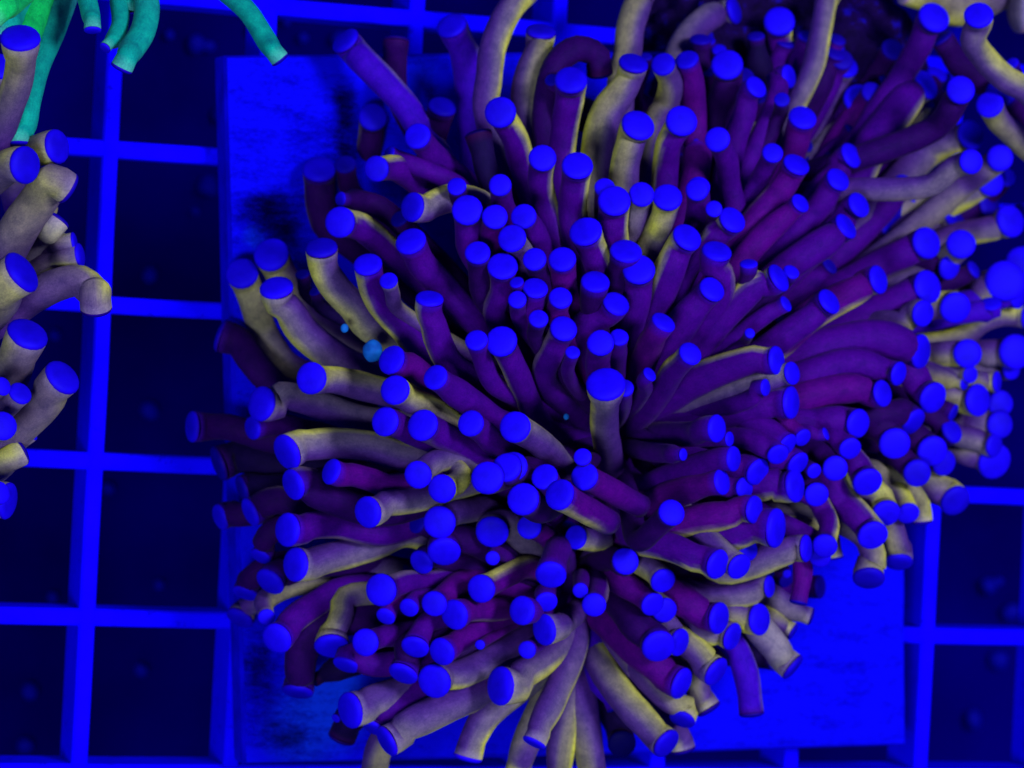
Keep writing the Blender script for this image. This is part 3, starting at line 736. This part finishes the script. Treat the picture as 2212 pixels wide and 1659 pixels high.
LEFT = [(0, 0, 'L', '''
175 325 155 0.6 | 180,520 150,720 80,920 10,1150 | 108 g*w dim0.85 dz0.9
-10 570 120 0.8 | -60,750 -120,900 | 100 g dim0.8 dz-0.3
10 840 100 0.7 | -60,950 | 90 m dim0.7 dz-0.5
495 1265 137 0.62 | 370,1290 200,1360 60,1450 | 120 y*s dim0.8 n=10
220 1425 147 0.75 | 80,1430 -80,1550 | 130 g dim0.7 n=0 dz0.3
590 1630 130 -0.25 | 490,1570 350,1710 210,1900 80,2130 -40,2400 | 142 g dim0.4 dz0.1
30 1180 50 0.5 | 60,1350 | 100 g dim0.6 dz-0.5
'''), (0, 1, 'L', '''
500 240 100 -0.2 | 420,350 300,500 180,640 | 95 w dim0.4 dz-0.4
640 430 75 0.2 | 520,450 350,530 200,650 | 92 m*n dim0.8 dz-0.4
690 545 95 0.3 | 540,570 400,620 280,700 100,850 | 90 m*s dim0.8 dz-0.3
190 690 175 0.45 | 90,800 -30,930 | 172 g dim0.7 n=35 dz0.6
830 1010 125 -0.45 | 820,880 690,770 500,800 300,900 100,1050 -100,1180 | 118 m*q dim0.25
240 1225 165 0.6 | 180,1380 100,1540 30,1720 | 145 g dim0.75 n=65 dz0.2
540 1600 152 0.62 | 430,1760 290,1920 120,2080 -50,2250 | 130 g dim0.75 n=45 dz0.3
400 50 20 0.3 | 300,200 150,450 0,700 | 120 g dz-0.3
'''), (0, 2, 'L', '''
175 80 95 0.75 | 90,180 0,270 | 75 m dim0.8 dz0.4
25 360 115 0.9 | -80,420 | 90 g dim0.9 dz0.7
265 420 72 0.25 | 150,520 | 60 m dim0.8 dz-0.3
190 590 105 -0.25 | 110,630 0,720 | 95 y*n dim0.3 dz-0.2
70 1010 145 0.4 | -40,1030 -150,1080 | 110 y dim0.85 n=-10
0 940 90 0.8 | -100,980 | 80 b dz0.3
20 20 75 0.8 | -60,60 | 60 m dz0.6
''')]
GREEN = [(0, 0, 'G', '''
1050 590 95 -0.1 | 1120,450 1230,280 1270,100 1260,-60 | 98 t dim0.5 dz0.1
905 415 52 0.55 | 985,340 1040,200 1030,0 | 72 t dim0.8 n=-130 dz-0.1
800 262 72 0.35 | 790,160 765,40 730,-80 | 74 t dim0.85 n=-90
170 1240 86 0.15 | 190,1150 230,900 310,600 440,280 560,-20 | 105 t dim0.7 n=-90
160 470 100 0.1 | 250,230 330,30 380,-80 | 118 T dim0.5 dz-0.2
-80 150 110 0.1 | 60,40 180,-60 | 110 T dim0.6 dz0.5
20 330 110 0.1 | 90,150 180,0 | 110 t dim0.5 dz-0.3
1120 110 45 -0.1 | 1120,20 1100,-60 | 60 t dim0.5 dz-0.5
'''), (1, 0, 'G', '''
210 515 82 -0.1 | 120,400 30,250 -70,100 -200,-20 -280,-80 | 80 t dim0.4
''')]
a0 = U(HEADS['A'][0], 0.5)
coral = empty('torch_coral', (a0.x, a0.y, 0.5), 'large purple and olive torch coral with bright blue tentacle tips', 'coral')
for c, r, hd, txt in DATA: build(coral, parse(c, r, txt, hd))
coral2 = empty('torch_coral', U((-120, 1000), 0.3), 'olive gold torch coral with blue tips at the left edge', 'coral')
GROW, FLANK = 1.13, 0.55
TINT['g'] = (0.22, 0.215, 0.095); TINT['m'] = (0.16, 0.13, 0.14)
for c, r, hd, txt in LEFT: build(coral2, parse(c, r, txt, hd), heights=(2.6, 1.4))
GROW = 1.05
coral3 = empty('torch_coral', U((150, -150), 0.3), 'green torch coral with long hanging teal tentacles in the top left corner', 'coral')
for c, r, hd, txt in GREEN: build(coral3, parse(c, r, txt, hd), heights=(2.6, 1.0))
# short tentacles deep inside the large coral that close the gaps between the long ones: too many and too hidden to count
vs, fs, cl, uv, tvs, tfs, tcs = [], [], [], [], [], [], []
rnd = random.Random(11)
for i in range(210):
    hd = rnd.choice('AABDF'); (rx, ry), h0, H, (ax, ay) = HEADS[hd]
    an = rnd.uniform(0, 2*math.pi); rr = rnd.uniform(0.25, 0.80); vy = 0.9 if math.sin(an) < 0 else 0.62
    t = (rx+math.cos(an)*ax*rr*(1 if math.cos(an) > 0 or hd != 'A' else 0.8), ry+math.sin(an)*ay*rr*vy)
    if hd == 'F' and t[1] < 60: continue
    if hd in 'DF' and (t[0] > 2080 or t[1] > 1000): continue
    if hd == 'B' and t[1] > 1500: continue
    if hd == 'A' and (t[0] < 620 or (t[0] < 900 and t[1] < 520) or (t[1] > 1150 and t[0] > 1700) or t[1] < 150): continue
    ht = h0-0.35+0.7*H*math.sqrt(1-min(1, rr)**2)*0.55
    m = (t[0]*0.5+rx*0.5+rnd.uniform(-30, 30), t[1]*0.5+ry*0.5+rnd.uniform(-30, 30))
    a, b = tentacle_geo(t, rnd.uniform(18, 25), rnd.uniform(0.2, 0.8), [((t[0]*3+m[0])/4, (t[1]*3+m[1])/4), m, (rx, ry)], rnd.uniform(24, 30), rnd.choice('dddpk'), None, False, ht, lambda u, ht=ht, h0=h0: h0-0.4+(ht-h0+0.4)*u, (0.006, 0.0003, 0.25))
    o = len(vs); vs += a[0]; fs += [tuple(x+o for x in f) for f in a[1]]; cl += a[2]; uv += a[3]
    o = len(tvs); tvs += b[0]; tfs += [tuple(x+o for x in f) for f in b[1]]; tcs += b[2]
for i in range(120):                                  # the dense, half hidden fringe on the right
    x, y = rnd.uniform(1480, 2140), rnd.uniform(110, 1010)
    if y < 330 and x > 1750 or x+0.35*y > 2330 or (x > 2000 and y > 900): continue
    rx, ry = (1560, 640) if y < 700 else (1500, 900)
    m = (x*0.5+rx*0.5+rnd.uniform(-20, 20), y*0.5+ry*0.5+rnd.uniform(-20, 20)); ht = rnd.uniform(0.75, 1.35)
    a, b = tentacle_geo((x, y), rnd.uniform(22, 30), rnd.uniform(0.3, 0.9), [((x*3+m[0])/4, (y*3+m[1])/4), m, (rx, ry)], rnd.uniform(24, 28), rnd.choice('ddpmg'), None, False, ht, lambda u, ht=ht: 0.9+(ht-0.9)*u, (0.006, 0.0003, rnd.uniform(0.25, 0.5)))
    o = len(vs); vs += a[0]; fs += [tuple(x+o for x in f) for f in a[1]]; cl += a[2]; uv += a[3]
    o = len(tvs); tvs += b[0]; tfs += [tuple(x+o for x in f) for f in b[1]]; tcs += b[2]
for i in range(70):                                   # half hidden tentacles that fill the fan towards the top
    x, y = rnd.uniform(1400, 1960), rnd.uniform(75, 420)
    if x < 1480 and y < 200: continue
    rx, ry = 1500, 700
    m = (x*0.55+rx*0.45+rnd.uniform(-15, 15), y*0.55+ry*0.45+rnd.uniform(-15, 15)); ht = rnd.uniform(0.9, 1.5)
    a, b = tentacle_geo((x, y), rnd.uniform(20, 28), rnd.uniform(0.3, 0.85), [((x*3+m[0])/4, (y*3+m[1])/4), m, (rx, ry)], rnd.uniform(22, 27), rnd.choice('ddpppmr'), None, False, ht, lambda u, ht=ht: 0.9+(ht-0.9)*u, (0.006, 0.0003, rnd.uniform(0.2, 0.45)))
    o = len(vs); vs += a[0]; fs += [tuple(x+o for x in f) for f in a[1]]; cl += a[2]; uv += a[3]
    o = len(tvs); tvs += b[0]; tfs += [tuple(x+o for x in f) for f in b[1]]; tcs += b[2]
s = link('inner_tentacles', make_mesh('inner_tentacles', vs, fs, cl, M_TISSUE, uv), coral, kind='stuff')
link('inner_tips', make_mesh('inner_tips', tvs, tfs, tcs, M_TIP), s, kind='stuff')
# fleshy heads and dark skeleton under the tentacles
def lump(name, c, h, rx, ry, rz, parent, m, sub=4, amp=0.18, fr=1.6):
    bm = bmesh.new(); bmesh.ops.create_icosphere(bm, subdivisions=sub, radius=1.0)
    P = U(c, h)
    for v in bm.verts:
        n = 1+amp*noise.noise(v.co*fr+P)+amp*0.5*noise.noise(v.co*fr*3.1+P)
        v.co = Vector((v.co.x*rx*n+P.x, v.co.y*ry*n+P.y, v.co.z*rz*n+P.z))
    for f in bm.faces: f.smooth = True
    me = bpy.data.meshes.new(name); bm.to_mesh(me); bm.free(); me.materials.append(m); return link(name, me, parent)
lump('skeleton', (1290, 950), 0.95, 1.5, 1.6, 0.8, coral, M_ROCK)
lump('skeleton', (1230, 1280), 0.9, 1.1, 1.0, 0.7, coral, M_ROCK)
lump('skeleton', (1640, 700), 0.75, 1.5, 1.9, 0.5, coral, M_ROCK)
rock = lump('coral_rock', (1700, 150), 0.3, 1.5, 1.1, 0.75, None, M_ROCK, 5, 0.35, 1.8)
rock['label'] = 'dark encrusted rock with blue specks behind the tentacles at the top right'; rock['category'] = 'rock'
# fleshy olive coral in the top right corner
c4 = empty('fleshy_coral', U((2130, -60), 0.3), 'thick fleshy olive coral with purple folds in the top right corner', 'coral')
for c, r, path, w, ti in (((1960, -30), 40, [(2060, 10), (2160, -30), (2260, -120)], 44, 'g'), ((2200, 5), 64, [(2260, 5), (2330, -40), (2450, -150)], 62, 'g'), ((2120, -60), 50, [(2200, -60), (2300, -90)], 60, 'y')):
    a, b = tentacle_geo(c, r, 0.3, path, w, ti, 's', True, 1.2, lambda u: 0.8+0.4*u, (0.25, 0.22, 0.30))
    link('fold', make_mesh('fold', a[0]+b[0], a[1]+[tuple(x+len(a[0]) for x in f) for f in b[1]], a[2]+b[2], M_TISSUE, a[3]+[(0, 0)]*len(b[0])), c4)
# small cyan snails / bubbles caught between tentacles
def b_cyan(nt, b):
    n = N(nt, 'ShaderNodeTexNoise', _Scale=8.0); nt.links.new(coords(nt), n.inputs['Vector'])
    r = ramp(nt, n.outputs[0], [(0.3, (0.003, 0.06, 0.22)), (0.7, (0.006, 0.16, 0.42))]); nt.links.new(r.outputs[0], b.inputs['Base Color'])
M_CYAN = mat('cyan_ball', b_cyan)
for (p, h, r, lab) in (((805, 758), 2.9, 0.085, 'round cyan ball wedged between the left tentacles of the large coral'), ((744, 709), 2.6, 0.035, 'tiny cyan drop shaped grain above the round cyan ball'), ((1223, 900), 3.2, 0.025, 'tiny cyan grain near the dark centre of the large coral')):
    P = U(p, h); bm = bmesh.new(); bmesh.ops.create_uvsphere(bm, u_segments=20, v_segments=12, radius=r*1.0)
    for v in bm.verts: v.co = v.co*(1+0.08*noise.noise(v.co*20)); v.co.y *= 1.15; v.co += P
    for f in bm.faces: f.smooth = True
    me = bpy.data.meshes.new('cyan_grain'); bm.to_mesh(me); bm.free(); me.materials.append(M_CYAN); link('cyan_grain', me, None, label=lab, category='grain')
print('tentacles', sum(1 for o in bpy.data.objects if o.name.startswith('tentacle') and o.parent == coral))
